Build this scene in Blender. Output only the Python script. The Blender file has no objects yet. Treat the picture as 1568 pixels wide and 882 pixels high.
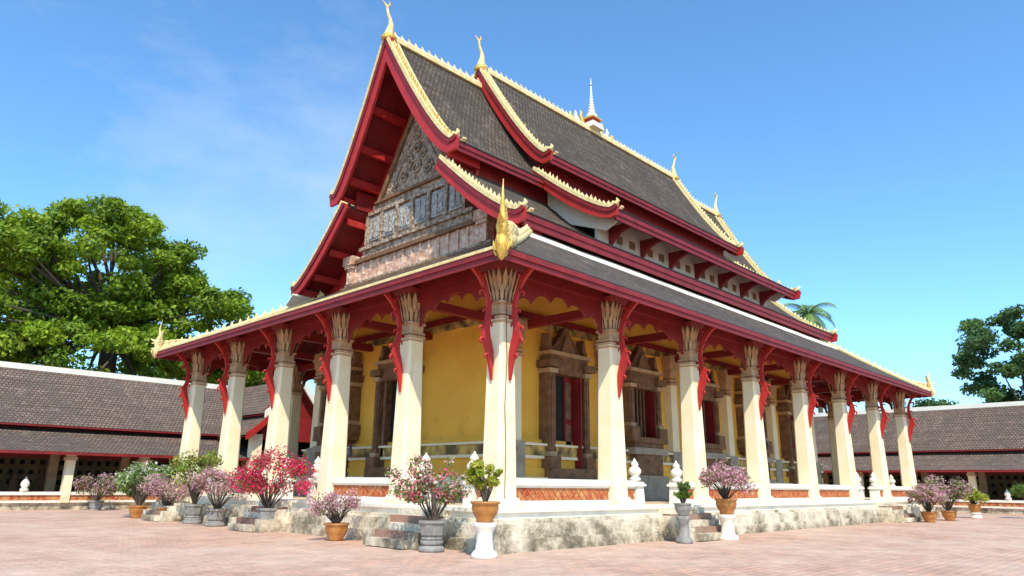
import bpy, math, random
import numpy as np
from mathutils import Vector, Matrix
random.seed(7); rng=np.random.default_rng(7)
D=bpy.data; S=bpy.context.scene
# ------------------------------------------------------------------ materials
def newmat(name):
    m=D.materials.new(name); m.use_nodes=True
    nt=m.node_tree; b=nt.nodes['Principled BSDF']
    return m,nt,b
def N(nt,t,**k):
    n=nt.nodes.new(t)
    for a,v in k.items():
        if a.startswith('i_'):
            n.inputs[a[2:].replace('_',' ')].default_value=v
        else: setattr(n,a,v)
    return n
def ramp(nt,src,stops):
    r=nt.nodes.new('ShaderNodeValToRGB'); e=r.color_ramp.elements
    while len(e)<len(stops): e.new(.5)
    for el,(p,c) in zip(e,stops):
        el.position=p; el.color=(*c,1) if len(c)==3 else c
    nt.links.new(src,r.inputs[0]); return r.outputs[0]
def mixc(nt,f,a,b,mode='MIX'):
    n=nt.nodes.new('ShaderNodeMix'); n.data_type='RGBA'; n.blend_type=mode
    for s,v in ((0,f),(6,a),(7,b)):
        if isinstance(v,(int,float)): n.inputs[s].default_value=v
        elif isinstance(v,tuple): n.inputs[s].default_value=(*v,1)[:4]
        else: nt.links.new(v,n.inputs[s])
    return n.outputs[2]
def noise(nt,scale,detail=5,rough=.6,vec=None,stretch=None):
    n=nt.nodes.new('ShaderNodeTexNoise'); n.inputs['Scale'].default_value=scale
    n.inputs['Detail'].default_value=detail; n.inputs['Roughness'].default_value=rough
    if vec is None:
        tc=nt.nodes.new('ShaderNodeTexCoord'); vec=tc.outputs['Object']
    if stretch:
        mp=nt.nodes.new('ShaderNodeMapping'); mp.inputs['Scale'].default_value=stretch
        nt.links.new(vec,mp.inputs[0]); vec=mp.outputs[0]
    nt.links.new(vec,n.inputs['Vector']); return n.outputs['Fac']
def bump(nt,b,h,st=.3,dist=.05):
    n=nt.nodes.new('ShaderNodeBump'); n.inputs['Strength'].default_value=st; n.inputs['Distance'].default_value=dist
    nt.links.new(h,n.inputs['Height']); nt.links.new(n.outputs[0],b.inputs['Normal'])
def simple(name,c1,c2,scale=2,rough=.75,metal=0,bs=.2,stretch=None,stain=None,lo=.35,hi=.65,grime=None):
    m,nt,b=newmat(name)
    n=noise(nt,scale,6,.65,stretch=stretch)
    col=ramp(nt,n,[(lo,c1),(hi,c2)])
    if stain:
        n2=noise(nt,stain[1],7,.75,stretch=stain[3] if len(stain)>3 else None)
        f=ramp(nt,n2,[(stain[2],(0,0,0)),(stain[2]+.14,(1,1,1))])
        col=mixc(nt,f,col,stain[0])
    if grime:
        tc=N(nt,'ShaderNodeTexCoord'); sp=N(nt,'ShaderNodeSeparateXYZ'); nt.links.new(tc.outputs['Object'],sp.inputs[0])
        mr=N(nt,'ShaderNodeMapRange'); nt.links.new(sp.outputs[2],mr.inputs[0]); mr.inputs[1].default_value=grime[0]; mr.inputs[2].default_value=grime[1]; mr.inputs[3].default_value=.15; mr.inputs[4].default_value=-.08
        ad=N(nt,'ShaderNodeMath',operation='ADD'); nt.links.new(noise(nt,2.2,8,.75),ad.inputs[0]); nt.links.new(mr.outputs[0],ad.inputs[1])
        col=mixc(nt,ramp(nt,ad.outputs[0],[(.60,(0,0,0)),(.84,(.65,.65,.65))]),col,grime[2])
    nt.links.new(col,b.inputs['Base Color'])
    b.inputs['Roughness'].default_value=rough; b.inputs['Metallic'].default_value=metal
    bump(nt,b,noise(nt,scale*9,4),bs,.02)
    return m
cream=simple('cream_plaster',(.90,.79,.55),(.85,.70,.42),1.1,.85,stain=((.70,.52,.30),1.3,.60,(1.6,1.6,.35)),grime=(.95,2.0,(.46,.36,.24)))
capm=simple('capital_stucco',(.58,.39,.22),(.40,.24,.13),3,.8,bs=.5)
capd=simple('capital_stucco_dark',(.30,.18,.10),(.20,.11,.06),3,.8,bs=.5)
yellow=simple('yellow_wall',(.93,.52,.07),(.84,.42,.045),.7,.85,stain=((.62,.32,.07),.9,.60))
redw=simple('red_painted_wood',(.26,.013,.012),(.17,.008,.008),2,.55,stain=((.30,.05,.04),1.5,.62))
redb=simple('red_bright_wood',(.48,.020,.015),(.34,.014,.011),2,.55,stain=((.38,.08,.05),1.2,.62))
maroon=simple('maroon_soffit',(.22,.035,.022),(.15,.02,.016),1.5,.7)
gold=simple('gold_paint',(.80,.52,.11),(.58,.34,.05),5,.4,.3,.5)
pgold=simple('pale_gold_stucco',(.86,.71,.37),(.64,.47,.18),6,.7,0,.6,stain=((.38,.28,.14),4,.60))
white=simple('white_plaster',(.85,.80,.69),(.78,.72,.59),1.5,.85,stain=((.46,.38,.27),1.8,.60))
wallgrey=simple('shade_grey_clerestory_plaster',(.66,.60,.52),(.50,.44,.36),1.5,.9,stain=((.28,.22,.16),1.8,.56))  # white wall's shadow under the eave painted in as cream-grey, plus random stains
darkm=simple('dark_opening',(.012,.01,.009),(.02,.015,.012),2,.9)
brownc=simple('brown_carved_stone',(.27,.135,.06),(.13,.062,.03),4,.75,bs=.9)
greyst=simple('greyed_stone',(.42,.35,.27),(.30,.24,.17),2,.85,stain=((.12,.10,.07),3,.58))
floorm=simple('floor_tiles',(.68,.54,.35),(.58,.45,.28),2,.7)
bark=simple('bark',(.12,.09,.06),(.07,.05,.035),4,.9)
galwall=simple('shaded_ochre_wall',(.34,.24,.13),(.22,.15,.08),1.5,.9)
def carved(name,c1,c2,scale=6,dirt=.5):
    m,nt,b=newmat(name)
    tc=N(nt,'ShaderNodeTexCoord')
    v=N(nt,'ShaderNodeTexVoronoi'); v.inputs['Scale'].default_value=scale; v.feature='SMOOTH_F1'
    n=N(nt,'ShaderNodeTexNoise'); n.inputs['Scale'].default_value=scale*.7
    nt.links.new(tc.outputs['Object'],n.inputs['Vector'])
    mx=mixc(nt,.25,tc.outputs['Object'],n.outputs['Color'])
    nt.links.new(mx,v.inputs['Vector'])
    col=ramp(nt,v.outputs['Distance'],[(.2,c1),(.62,c2)])
    col=mixc(nt,ramp(nt,noise(nt,.9,7,.7),[(.42,(0,0,0)),(.66,(dirt,dirt,dirt))]),col,tuple(x*.45 for x in c1))
    nt.links.new(col,b.inputs['Base Color']); b.inputs['Roughness'].default_value=.8
    inv=N(nt,'ShaderNodeMath',operation='SUBTRACT'); inv.inputs[0].default_value=1; nt.links.new(v.outputs['Distance'],inv.inputs[1])
    bump(nt,b,inv.outputs[0],1,.08); return m
cbrown=carved('carved_wood_gable',(.54,.41,.29),(.19,.125,.08),8,.4)
cblue=carved('carved_faded_blue',(.52,.50,.46),(.25,.23,.21),9,.3)
cpink=carved('carved_pink_stucco',(.82,.57,.42),(.50,.28,.18),6,.3)
cgold=carved('carved_gold_band',(.72,.48,.12),(.10,.06,.03),4,.3)
cred=carved('lattice_panel_red',(.44,.07,.025),(.55,.28,.10),7,.3)
latt=simple('lattice_orange',(.58,.19,.06),(.42,.11,.04),5,.8)
def tilemat(name,c1,c2,c3,stain,lich,rh=.22):
    m,nt,b=newmat(name)
    uv=N(nt,'ShaderNodeUVMap')
    br=N(nt,'ShaderNodeTexBrick'); br.offset=.5
    br.inputs['Scale'].default_value=1; br.inputs['Brick Width'].default_value=.22; br.inputs['Row Height'].default_value=rh
    br.inputs['Mortar Size'].default_value=.024; br.inputs['Bias'].default_value=0
    br.inputs['Color1'].default_value=(*c1,1); br.inputs['Color2'].default_value=(*c2,1); br.inputs['Mortar'].default_value=(*c3,1)
    nt.links.new(uv.outputs[0],br.inputs['Vector'])
    col=br.outputs['Color']
    n0=noise(nt,1,2,.5,uv.outputs[0],(.12,4.5,1)); col=mixc(nt,.8,col,ramp(nt,n0,[(.3,(.55,.53,.5)),(.7,(1.25,1.22,1.18))]),'MULTIPLY')
    n=noise(nt,.5,8,.7,uv.outputs[0],(1.1,.35,1)); f=ramp(nt,n,[(.45,(0,0,0)),(.66,(.75,.75,.75))])
    col=mixc(nt,f,col,stain)
    nl=noise(nt,1.3,8,.75,uv.outputs[0],(1,.8,1)); f=ramp(nt,nl,[(.55,(0,0,0)),(.70,(.7,.7,.7))])
    col=mixc(nt,f,col,lich)
    n3=noise(nt,7,3,.6,uv.outputs[0]); col=mixc(nt,.7,col,ramp(nt,n3,[(.3,(.45,.45,.45)),(.7,(1.1,1.1,1.1))]),'MULTIPLY')
    nt.links.new(col,b.inputs['Base Color']); b.inputs['Roughness'].default_value=.85
    sep=N(nt,'ShaderNodeSeparateXYZ'); nt.links.new(uv.outputs[0],sep.inputs[0])
    d=N(nt,'ShaderNodeMath',operation='DIVIDE'); nt.links.new(sep.outputs[1],d.inputs[0]); d.inputs[1].default_value=rh
    fr=N(nt,'ShaderNodeMath',operation='FRACT'); nt.links.new(d.outputs[0],fr.inputs[0])
    iv=N(nt,'ShaderNodeMath',operation='SUBTRACT'); iv.inputs[0].default_value=1; nt.links.new(fr.outputs[0],iv.inputs[1])
    ad=N(nt,'ShaderNodeMath',operation='SUBTRACT'); nt.links.new(iv.outputs[0],ad.inputs[0]); nt.links.new(br.outputs['Fac'],ad.inputs[1])
    bump(nt,b,ad.outputs[0],1,.07); return m
tile=tilemat('roof_tiles',(.21,.15,.10),(.12,.088,.063),(.025,.02,.016),(.06,.048,.038),(.30,.245,.18))
tile2=tilemat('gallery_roof_tiles',(.30,.20,.14),(.20,.135,.095),(.06,.04,.03),(.11,.085,.068),(.38,.30,.225),.24)
def basemat():
    m,nt,b=newmat('weathered_base')
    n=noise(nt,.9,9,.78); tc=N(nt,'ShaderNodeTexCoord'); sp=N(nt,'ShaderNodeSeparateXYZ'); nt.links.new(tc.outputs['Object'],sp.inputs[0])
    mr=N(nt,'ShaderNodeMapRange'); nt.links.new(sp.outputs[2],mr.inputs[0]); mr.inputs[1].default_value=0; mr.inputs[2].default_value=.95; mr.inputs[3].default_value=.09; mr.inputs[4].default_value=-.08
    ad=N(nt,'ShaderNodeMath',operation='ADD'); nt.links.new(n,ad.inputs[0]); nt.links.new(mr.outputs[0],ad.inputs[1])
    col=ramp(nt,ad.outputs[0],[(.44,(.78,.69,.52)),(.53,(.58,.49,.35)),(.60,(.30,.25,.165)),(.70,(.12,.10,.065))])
    nt.links.new(col,b.inputs['Base Color']); b.inputs['Roughness'].default_value=.9
    bump(nt,b,noise(nt,7,6,.7),.8,.06); return m
base=basemat()
def brickmat(name,c1,c2,mo,w,h,ms,stain):
    m,nt,b=newmat(name); tc=N(nt,'ShaderNodeTexCoord')
    br=N(nt,'ShaderNodeTexBrick'); br.offset=.5
    for k,v in (('Scale',1),('Brick Width',w),('Row Height',h),('Mortar Size',ms)): br.inputs[k].default_value=v
    br.inputs['Color1'].default_value=(*c1,1); br.inputs['Color2'].default_value=(*c2,1); br.inputs['Mortar'].default_value=(*mo,1)
    nt.links.new(tc.outputs['Object'],br.inputs['Vector'])
    n=noise(nt,.22,9,.72); f=ramp(nt,n,[(.40,(0,0,0)),(.66,(.8,.8,.8))])
    col=mixc(nt,f,br.outputs['Color'],stain)
    n3=noise(nt,1.1,9,.78); col=mixc(nt,.75,col,ramp(nt,n3,[(.32,(.62,.58,.56)),(.6,(1.06,1.04,1.03))]),'MULTIPLY')
    n4=noise(nt,14,3,.6); col=mixc(nt,.6,col,ramp(nt,n4,[(.3,(.78,.77,.76)),(.6,(1.06,1.06,1.06))]),'MULTIPLY')
    nt.links.new(col,b.inputs['Base Color']); b.inputs['Roughness'].default_value=.92
    inv=N(nt,'ShaderNodeMath',operation='SUBTRACT'); inv.inputs[0].default_value=1; nt.links.new(br.outputs['Fac'],inv.inputs[1])
    bump(nt,b,inv.outputs[0],.5,.01); return m
paving=brickmat('brick_paving',(.70,.40,.275),(.53,.325,.235),(.38,.275,.20),.42,.21,.02,(.70,.53,.41))
redbrick=brickmat('old_red_brick',(.42,.17,.10),(.33,.14,.08),(.30,.25,.2),.24,.09,.012,(.34,.27,.19))
def leafmat(name,trans=.3):
    m,nt,b=newmat(name)
    at=N(nt,'ShaderNodeAttribute'); at.attribute_name='Col'
    nt.links.new(at.outputs['Color'],b.inputs['Base Color']); b.inputs['Roughness'].default_value=.6
    tr=N(nt,'ShaderNodeBsdfTranslucent'); nt.links.new(at.outputs['Color'],tr.inputs[0])
    mx=N(nt,'ShaderNodeMixShader'); mx.inputs[0].default_value=trans
    nt.links.new(b.outputs[0],mx.inputs[1]); nt.links.new(tr.outputs[0],mx.inputs[2])
    nt.links.new(mx.outputs[0],nt.nodes['Material Output'].inputs[0]); return m
leaf=leafmat('leaves',.42)
terra=simple('orange_glazed_pot',(.52,.23,.06),(.36,.13,.03),5,.35,stain=((.20,.08,.03),6,.58))
greypot=simple('grey_stone_pot',(.34,.32,.29),(.20,.19,.17),5,.9,bs=.6)
teal=simple('teal_pot',(.06,.22,.20),(.04,.16,.15),5,.4)
soil=simple('soil',(.08,.05,.03),(.05,.03,.02),9,.95)
signm=simple('sign_board_blue',(.05,.07,.12),(.04,.05,.09),5,.4)
# ------------------------------------------------------------------ mesh builder
class MB:
    def __init__(s): s.v=[];s.f=[];s.m=[];s.uv=[];s.ml=[];s.sm=[]
    def mi(s,m):
        if m not in s.ml: s.ml.append(m)
        return s.ml.index(m)
    def face(s,pts,m,uv=None,smooth=False):
        i=len(s.v); s.v+= [tuple(p) for p in pts]; s.f.append(tuple(range(i,i+len(pts)))); s.m.append(s.mi(m))
        s.uv.append(uv or [(0,0)]*len(pts)); s.sm.append(smooth)
    def hexa(s,p,m):
        for q in ((0,3,2,1),(4,5,6,7),(0,1,5,4),(1,2,6,5),(2,3,7,6),(3,0,4,7)): s.face([p[k] for k in q],m)
    def box(s,x0,x1,y0,y1,z0,z1,m):
        s.hexa([(x0,y0,z0),(x1,y0,z0),(x1,y1,z0),(x0,y1,z0),(x0,y0,z1),(x1,y0,z1),(x1,y1,z1),(x0,y1,z1)],m)
    def frus(s,cx,cy,z0,z1,a0,a1,m,b0=None,b1=None):
        b0=a0 if b0 is None else b0; b1=a1 if b1 is None else b1
        s.hexa([(cx-a0,cy-b0,z0),(cx+a0,cy-b0,z0),(cx+a0,cy+b0,z0),(cx-a0,cy+b0,z0),(cx-a1,cy-b1,z1),(cx+a1,cy-b1,z1),(cx+a1,cy+b1,z1),(cx-a1,cy+b1,z1)],m)
    def obox(s,O,T,Nn,a0,a1,n0,n1,z0,z1,m,a2=None,a3=None):
        a2=a0 if a2 is None else a2; a3=a1 if a3 is None else a3
        P=lambda a,n,z:(O[0]+T[0]*a+Nn[0]*n,O[1]+T[1]*a+Nn[1]*n,z)
        s.hexa([P(a0,n0,z0),P(a1,n0,z0),P(a1,n1,z0),P(a0,n1,z0),P(a2,n0,z1),P(a3,n0,z1),P(a3,n1,z1),P(a2,n1,z1)],m)
    def strip(s,top,bot,nv,m):
        n=len(top); V=Vector(nv)
        a=[Vector(p) for p in top];b=[Vector(p) for p in bot];c=[p+V for p in a];d=[p+V for p in b]
        for i in range(n-1):
            s.face([a[i],a[i+1],b[i+1],b[i]],m);s.face([c[i],d[i],d[i+1],c[i+1]],m)
            s.face([a[i],c[i],c[i+1],a[i+1]],m);s.face([b[i],b[i+1],d[i+1],d[i]],m)
        s.face([a[0],b[0],d[0],c[0]],m);s.face([a[-1],c[-1],d[-1],b[-1]],m)
    def lathe(s,cx,cy,prof,m,n=16,smooth=True,oct=False):
        off=math.pi/n
        rings=[[(cx+r*math.cos(off+2*math.pi*k/n),cy+r*math.sin(off+2*math.pi*k/n),z) for k in range(n)] for r,z in prof]
        i0=len(s.v)
        for R in rings: s.v+=R
        for j in range(len(prof)-1):
            for k in range(n):
                k2=(k+1)%n
                s.f.append((i0+j*n+k,i0+j*n+k2,i0+(j+1)*n+k2,i0+(j+1)*n+k)); s.m.append(s.mi(m)); s.uv.append([(0,0)]*4); s.sm.append(smooth)
        s.f.append(tuple(i0+k for k in range(n))[::-1]); s.m.append(s.mi(m)); s.uv.append([(0,0)]*n); s.sm.append(False)
        s.f.append(tuple(i0+(len(prof)-1)*n+k for k in range(n))); s.m.append(s.mi(m)); s.uv.append([(0,0)]*n); s.sm.append(False)
    def tube(s,pts,rad,m,n=7,smooth=True):
        pts=[Vector(p) for p in pts]; i0=len(s.v); L=len(pts)
        for i,p in enumerate(pts):
            t=(pts[min(i+1,L-1)]-pts[max(i-1,0)])
            if t.length<1e-6: t=Vector((0,0,1))
            t.normalize(); a=t.cross(Vector((0.31,.95,0.05))); a.normalize(); b=t.cross(a)
            r=rad[i]
            for k in range(n):
                th=2*math.pi*k/n; s.v.append(tuple(p+a*(r*math.cos(th))+b*(r*math.sin(th))))
        for j in range(L-1):
            for k in range(n):
                k2=(k+1)%n
                s.f.append((i0+j*n+k,i0+(j+1)*n+k,i0+(j+1)*n+k2,i0+j*n+k2)); s.m.append(s.mi(m)); s.uv.append([(0,0)]*4); s.sm.append(smooth)
    def obj(s,name,parent=None,bevel=0):
        me=D.meshes.new(name); me.from_pydata(s.v,[],s.f); 
        for m in s.ml: me.materials.append(m)
        me.polygons.foreach_set('material_index',s.m); me.polygons.foreach_set('use_smooth',s.sm)
        uvl=me.uv_layers.new(name='UVMap'); flat=[c for f in s.uv for p in f for c in p]; uvl.data.foreach_set('uv',flat)
        me.validate(); me.update()
        o=D.objects.new(name,me); S.collection.objects.link(o)
        if parent: o.parent=parent
        if bevel:
            b=o.modifiers.new('b','BEVEL'); b.width=bevel; b.segments=2; b.limit_method='ANGLE'
        return o
def empty(name,loc=(0,0,0)):
    o=D.objects.new(name,None); S.collection.objects.link(o); return o
# ------------------------------------------------------------------ dims
B=4.70; W5=3.785; L=7*B; W=5*W5; C=W/2; O=1.345; FL=.95; ZR=1.66; ZC=5.86; ZE=6.71
temple=empty('buddhist_temple')
def fx(e): return (lambda x:x) if e==0 else (lambda x:L-x)
# platform
m=MB()
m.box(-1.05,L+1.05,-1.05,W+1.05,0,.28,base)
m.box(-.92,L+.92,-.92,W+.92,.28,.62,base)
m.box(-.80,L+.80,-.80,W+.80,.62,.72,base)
m.box(-.62,L+.62,-.62,W+.62,.72,FL,white)
m.box(-.70,L+.70,-.70,W+.70,FL-.09,FL-.002,white)
m.obj('platform',temple,.025)
m=MB(); m.box(.25,L-.25,.25,W-.25,FL,FL+.012,floorm); m.obj('floor',temple)
# columns
def column(m,cx,cy):
    m.frus(cx,cy,FL,FL+.12,.42,.42,cream); m.frus(cx,cy,FL+.12,FL+.24,.40,.35,cream)
    def ring(a,c,z): return [(cx+a,cy-a+c,z),(cx+a,cy+a-c,z),(cx+a-c,cy+a,z),(cx-a+c,cy+a,z),(cx-a,cy+a-c,z),(cx-a,cy-a+c,z),(cx-a+c,cy-a,z),(cx+a-c,cy-a,z)]
    def seg(p,q,mt):
        A=ring(*p);Bb=ring(*q)
        for k in range(8):
            k2=(k+1)%8; m.face([A[k],A[k2],Bb[k2],Bb[k]],mt)
    seg((.345,.08,FL+.22),(.265,.06,ZC-.3),cream)
    z=ZC-.3
    for a0,a1,h,mt in ((.30,.30,.05,capm),(.27,.27,.05,cream),(.31,.31,.06,capm),(.275,.275,.05,capd),(.30,.30,.05,capm),(.26,.26,.24,capm),(.31,.31,.06,capm)):
        seg((a0,.06,z),(a1,.06,z+h),mt)
        A=ring(a1,.06,z+h); m.face(A,mt); m.face(ring(a0,.06,z)[::-1],mt)
        z+=h
    n=16
    for tier_,(r0,r1,z0,z1) in enumerate(((.27,.35,z,z+.40),(.29,.42,z+.30,z+.84))):
        m.lathe(cx,cy,[(r0*.95,z0),(r0*.98,(z0+z1)/2),(r1*.9,z1)],capd,12)
        for k in range(n):
            th=2*math.pi*(k+tier_*.5)/n; w=.05+.02*tier_
            c,s_=math.cos(th),math.sin(th); sq=1/max(abs(c),abs(s_))**.7
            P=lambda r,t,zz:(cx+r*sq*c-t*s_,cy+r*sq*s_+t*c,zz)
            zm=z0+(z1-z0)*.6; rm=r0+(r1-r0)*.45
            m.face([P(r0,-w*.6,z0),P(r0,w*.6,z0),P(rm+.02,w,zm),P(rm+.02,-w,zm)],capm)
            m.face([P(rm+.02,-w,zm),P(rm+.02,w,zm),P(r1+.03,0,z1+.03)],capm)
    m.frus(cx,cy,z+.84,z+1.0,.40,.46,redw)
cols=[(k*B,0) for k in range(8)]+[(0,k*W5) for k in range(1,6)]+[(L,k*W5) for k in range(1,6)]+[(k*B,W) for k in range(1,7)]
m=MB()
for c in cols: column(m,*c)
m.obj('columns',temple,.012)
m=MB(); m.tube([(-.16,-.36,FL),(-.12,-.34,2.4),(-.17,-.335,3.4),(-.10,-.32,4.6),(-.13,-.30,5.7),(-.10,-.36,6.9)],[.009]*6,darkm,5); m.obj('electric_cable',temple)
# naga brackets
def bracket(m,cx,cy,dx,dy):
    T=(-dy*.045,dx*.045)
    cl=[(.34,4.05,.0),(.36,4.3,.035),(.38,4.5,.07),(.42,4.75,.10),(.50,4.98,.13),(.57,5.18,.13),(.56,5.40,.10),(.50,5.62,.075),(.47,5.9,.065),(.52,6.2,.06),(.64,6.45,.06),(.80,6.66,.06),(1.0,6.84,.06),(1.15,6.94,.07)]
    up=[];dn=[]
    for i,(r,z,w) in enumerate(cl):
        a=cl[max(i-1,0)];b=cl[min(i+1,len(cl)-1)]
        tr,tz=b[0]-a[0],b[1]-a[1]; l=math.hypot(tr,tz); nr,nz=-tz/l,tr/l
        up.append((cx+dx*(r+nr*w)-T[0],cy+dy*(r+nr*w)-T[1],z+nz*w)); dn.append((cx+dx*(r-nr*w)-T[0],cy+dy*(r-nr*w)-T[1],z-nz*w))
    m.strip(up,dn,(T[0]*2,T[1]*2,0),redb)
    def curl(r,z,a0,rad,dirn):
        pts=[]
        for i in range(9):
            th=math.radians(a0)+dirn*i*.48; q=rad*(1-i*.085)
            pts.append((r+q*math.cos(th),z+q*math.sin(th)))
        m.tube([(cx+dx*a,cy+dy*a,b) for a,b in pts],[.045,.045,.042,.04,.036,.032,.028,.022,.012],redb,5)
    curl(.68,5.0,150,.14,-1); curl(.73,5.30,200,.15,-1); curl(.41,5.45,-20,.13,1); curl(.62,5.78,200,.12,-1); curl(.40,6.05,-40,.11,1); curl(.52,4.62,160,.11,-1); curl(.74,6.25,140,.12,-1); curl(.62,6.76,-60,.12,1)
    m.box(cx+min(dx*.28,dx*.46)-abs(dy)*.04,cx+max(dx*.28,dx*.46)+abs(dy)*.04,cy+min(dy*.28,dy*.46)-abs(dx)*.04,cy+max(dy*.28,dy*.46)+abs(dx)*.04,5.66,5.74,redw)
m=MB()
for k in range(8): bracket(m,k*B,0,0,-1); bracket(m,k*B,W,0,1)
for k in range(6): bracket(m,0,k*W5,-1,0); bracket(m,L,k*W5,1,0)
m.obj('naga_brackets',temple)
# architrave + valance + beams
SF=.53; SS=.70; INX=5.52; INY=SF*INX/SS
m=MB()
for y in (0,W): m.box(-.25,L+.25,y-.16,y+.16,6.98,7.3,redw)
for x in (0,L): m.box(x-.16,x+.16,.17,W-.17,6.98,7.3,redw)
def valance(m,p0,p1,nv):
    n=70;top=[];bot=[]
    for i in range(n+1):
        u=i/n; x=p0[0]+(p1[0]-p0[0])*u; y=p0[1]+(p1[1]-p0[1])*u
        e=min(u,1-u)*2
        z=6.12+.62*min(1,(e*1.1))**.5 -.20*(1-abs(math.sin(math.pi*u*5)))**1.5
        if e<.08: z=5.98+.8*e
        top.append((x,y,7.02)); bot.append((x,y,z))
    m.strip(top,bot,nv,redw)
for k in range(7):
    for y in (0,W): valance(m,(k*B+.36,y-.03),((k+1)*B-.36,y-.03),(0,.06,0))
for k in range(5):
    for x in (0,L): valance(m,(x-.03,k*W5+.36),(x-.03,(k+1)*W5-.36),(.06,0,0))
for k in range(8):
    x=k*B; m.box(x-.12,x+.12,.17,3.9,6.7,6.97,redw); m.box(x-.12,x+.12,W-3.9,W-.17,6.7,6.97,redw)
for k in range(1,5):
    y=k*W5; m.box(.17,3.9,y-.12,y+.12,6.7,6.97,redw); m.box(L-3.9,L-.17,y-.12,y+.12,6.7,6.97,redw)
for j in range(0,55):
    x=-1.15+j*.652
    q=min(INY-.1,max(0,min(x+1.3,L+1.3-x)*SF/SS)); 
    if q<.3: continue
    for (ya,sg) in ((-1.28,1),(W+1.28,-1)):
        yb=ya+sg*q; za=6.87; zb=6.87+SS*q
        m.hexa([(x-.05,ya,za-.12),(x+.05,ya,za-.12),(x+.05,yb,zb-.12),(x-.05,yb,zb-.12),(x-.05,ya,za),(x+.05,ya,za),(x+.05,yb,zb),(x-.05,yb,zb)],redw)
for j in range(0,33):
    y=-1.0+j*.655
    q=min(INX-.1,max(0,min(y+1.3,W+1.3-y)*SS/SF))
    if q<.3: continue
    for e in (0,1):
        f=fx(e); xa,xb=f(-1.28),f(-1.28+q); za=6.87; zb=6.87+SF*q
        m.hexa([(xa,y-.05,za-.12),(xa,y+.05,za-.12),(xb,y+.05,zb-.12),(xb,y-.05,zb-.12),(xa,y-.05,za),(xa,y+.05,za),(xb,y+.05,zb),(xb,y-.05,zb)],redw)
m.obj('architraves_and_valances',temple)
# inner hall
IX,IY=3.8,3.8
m=MB()
m.box(IX,L-IX,IY,W-IY,2.2,9.2,yellow)
def bandbox(m,d,z0,z1,mt): m.box(IX-d,L-IX+d,IY-d,W-IY+d,z0,z1,mt)
bandbox(m,.62,FL+.014,1.35,greyst); bandbox(m,.50,1.35,1.75,cream); bandbox(m,.34,1.75,2.05,yellow); bandbox(m,.24,2.05,2.35,yellow); bandbox(m,.38,2.35,2.45,cream); bandbox(m,.34,2.45,2.78,cgold); bandbox(m,.40,2.78,2.86,cream); bandbox(m,.14,2.86,3.0,yellow)
bandbox(m,.10,6.9,7.15,cgold); bandbox(m,.2,7.15,7.35,redw)
m.obj('hall_walls',temple,.01)
def pilaster(m,O_,T,Nn):
    m.obox(O_,T,Nn,-.36,.36,.01,.42,FL+.02,2.9,greyst)
    m.obox(O_,T,Nn,-.26,.26,.0,.34,2.9,5.7,cream,-.23,.23)
    for z0,z1,a in ((5.7,5.8,.30),(5.85,5.95,.30),(6.0,6.3,.26),(6.3,6.6,.32),(6.6,6.95,.38)): m.obox(O_,T,Nn,-a,a,.0,a+.1,z0,z1,capm)
    m.obox(O_,T,Nn,-.23,.23,0,.3,5.8,5.85,capd); m.obox(O_,T,Nn,-.23,.23,0,.3,5.95,6.0,capd)
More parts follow.
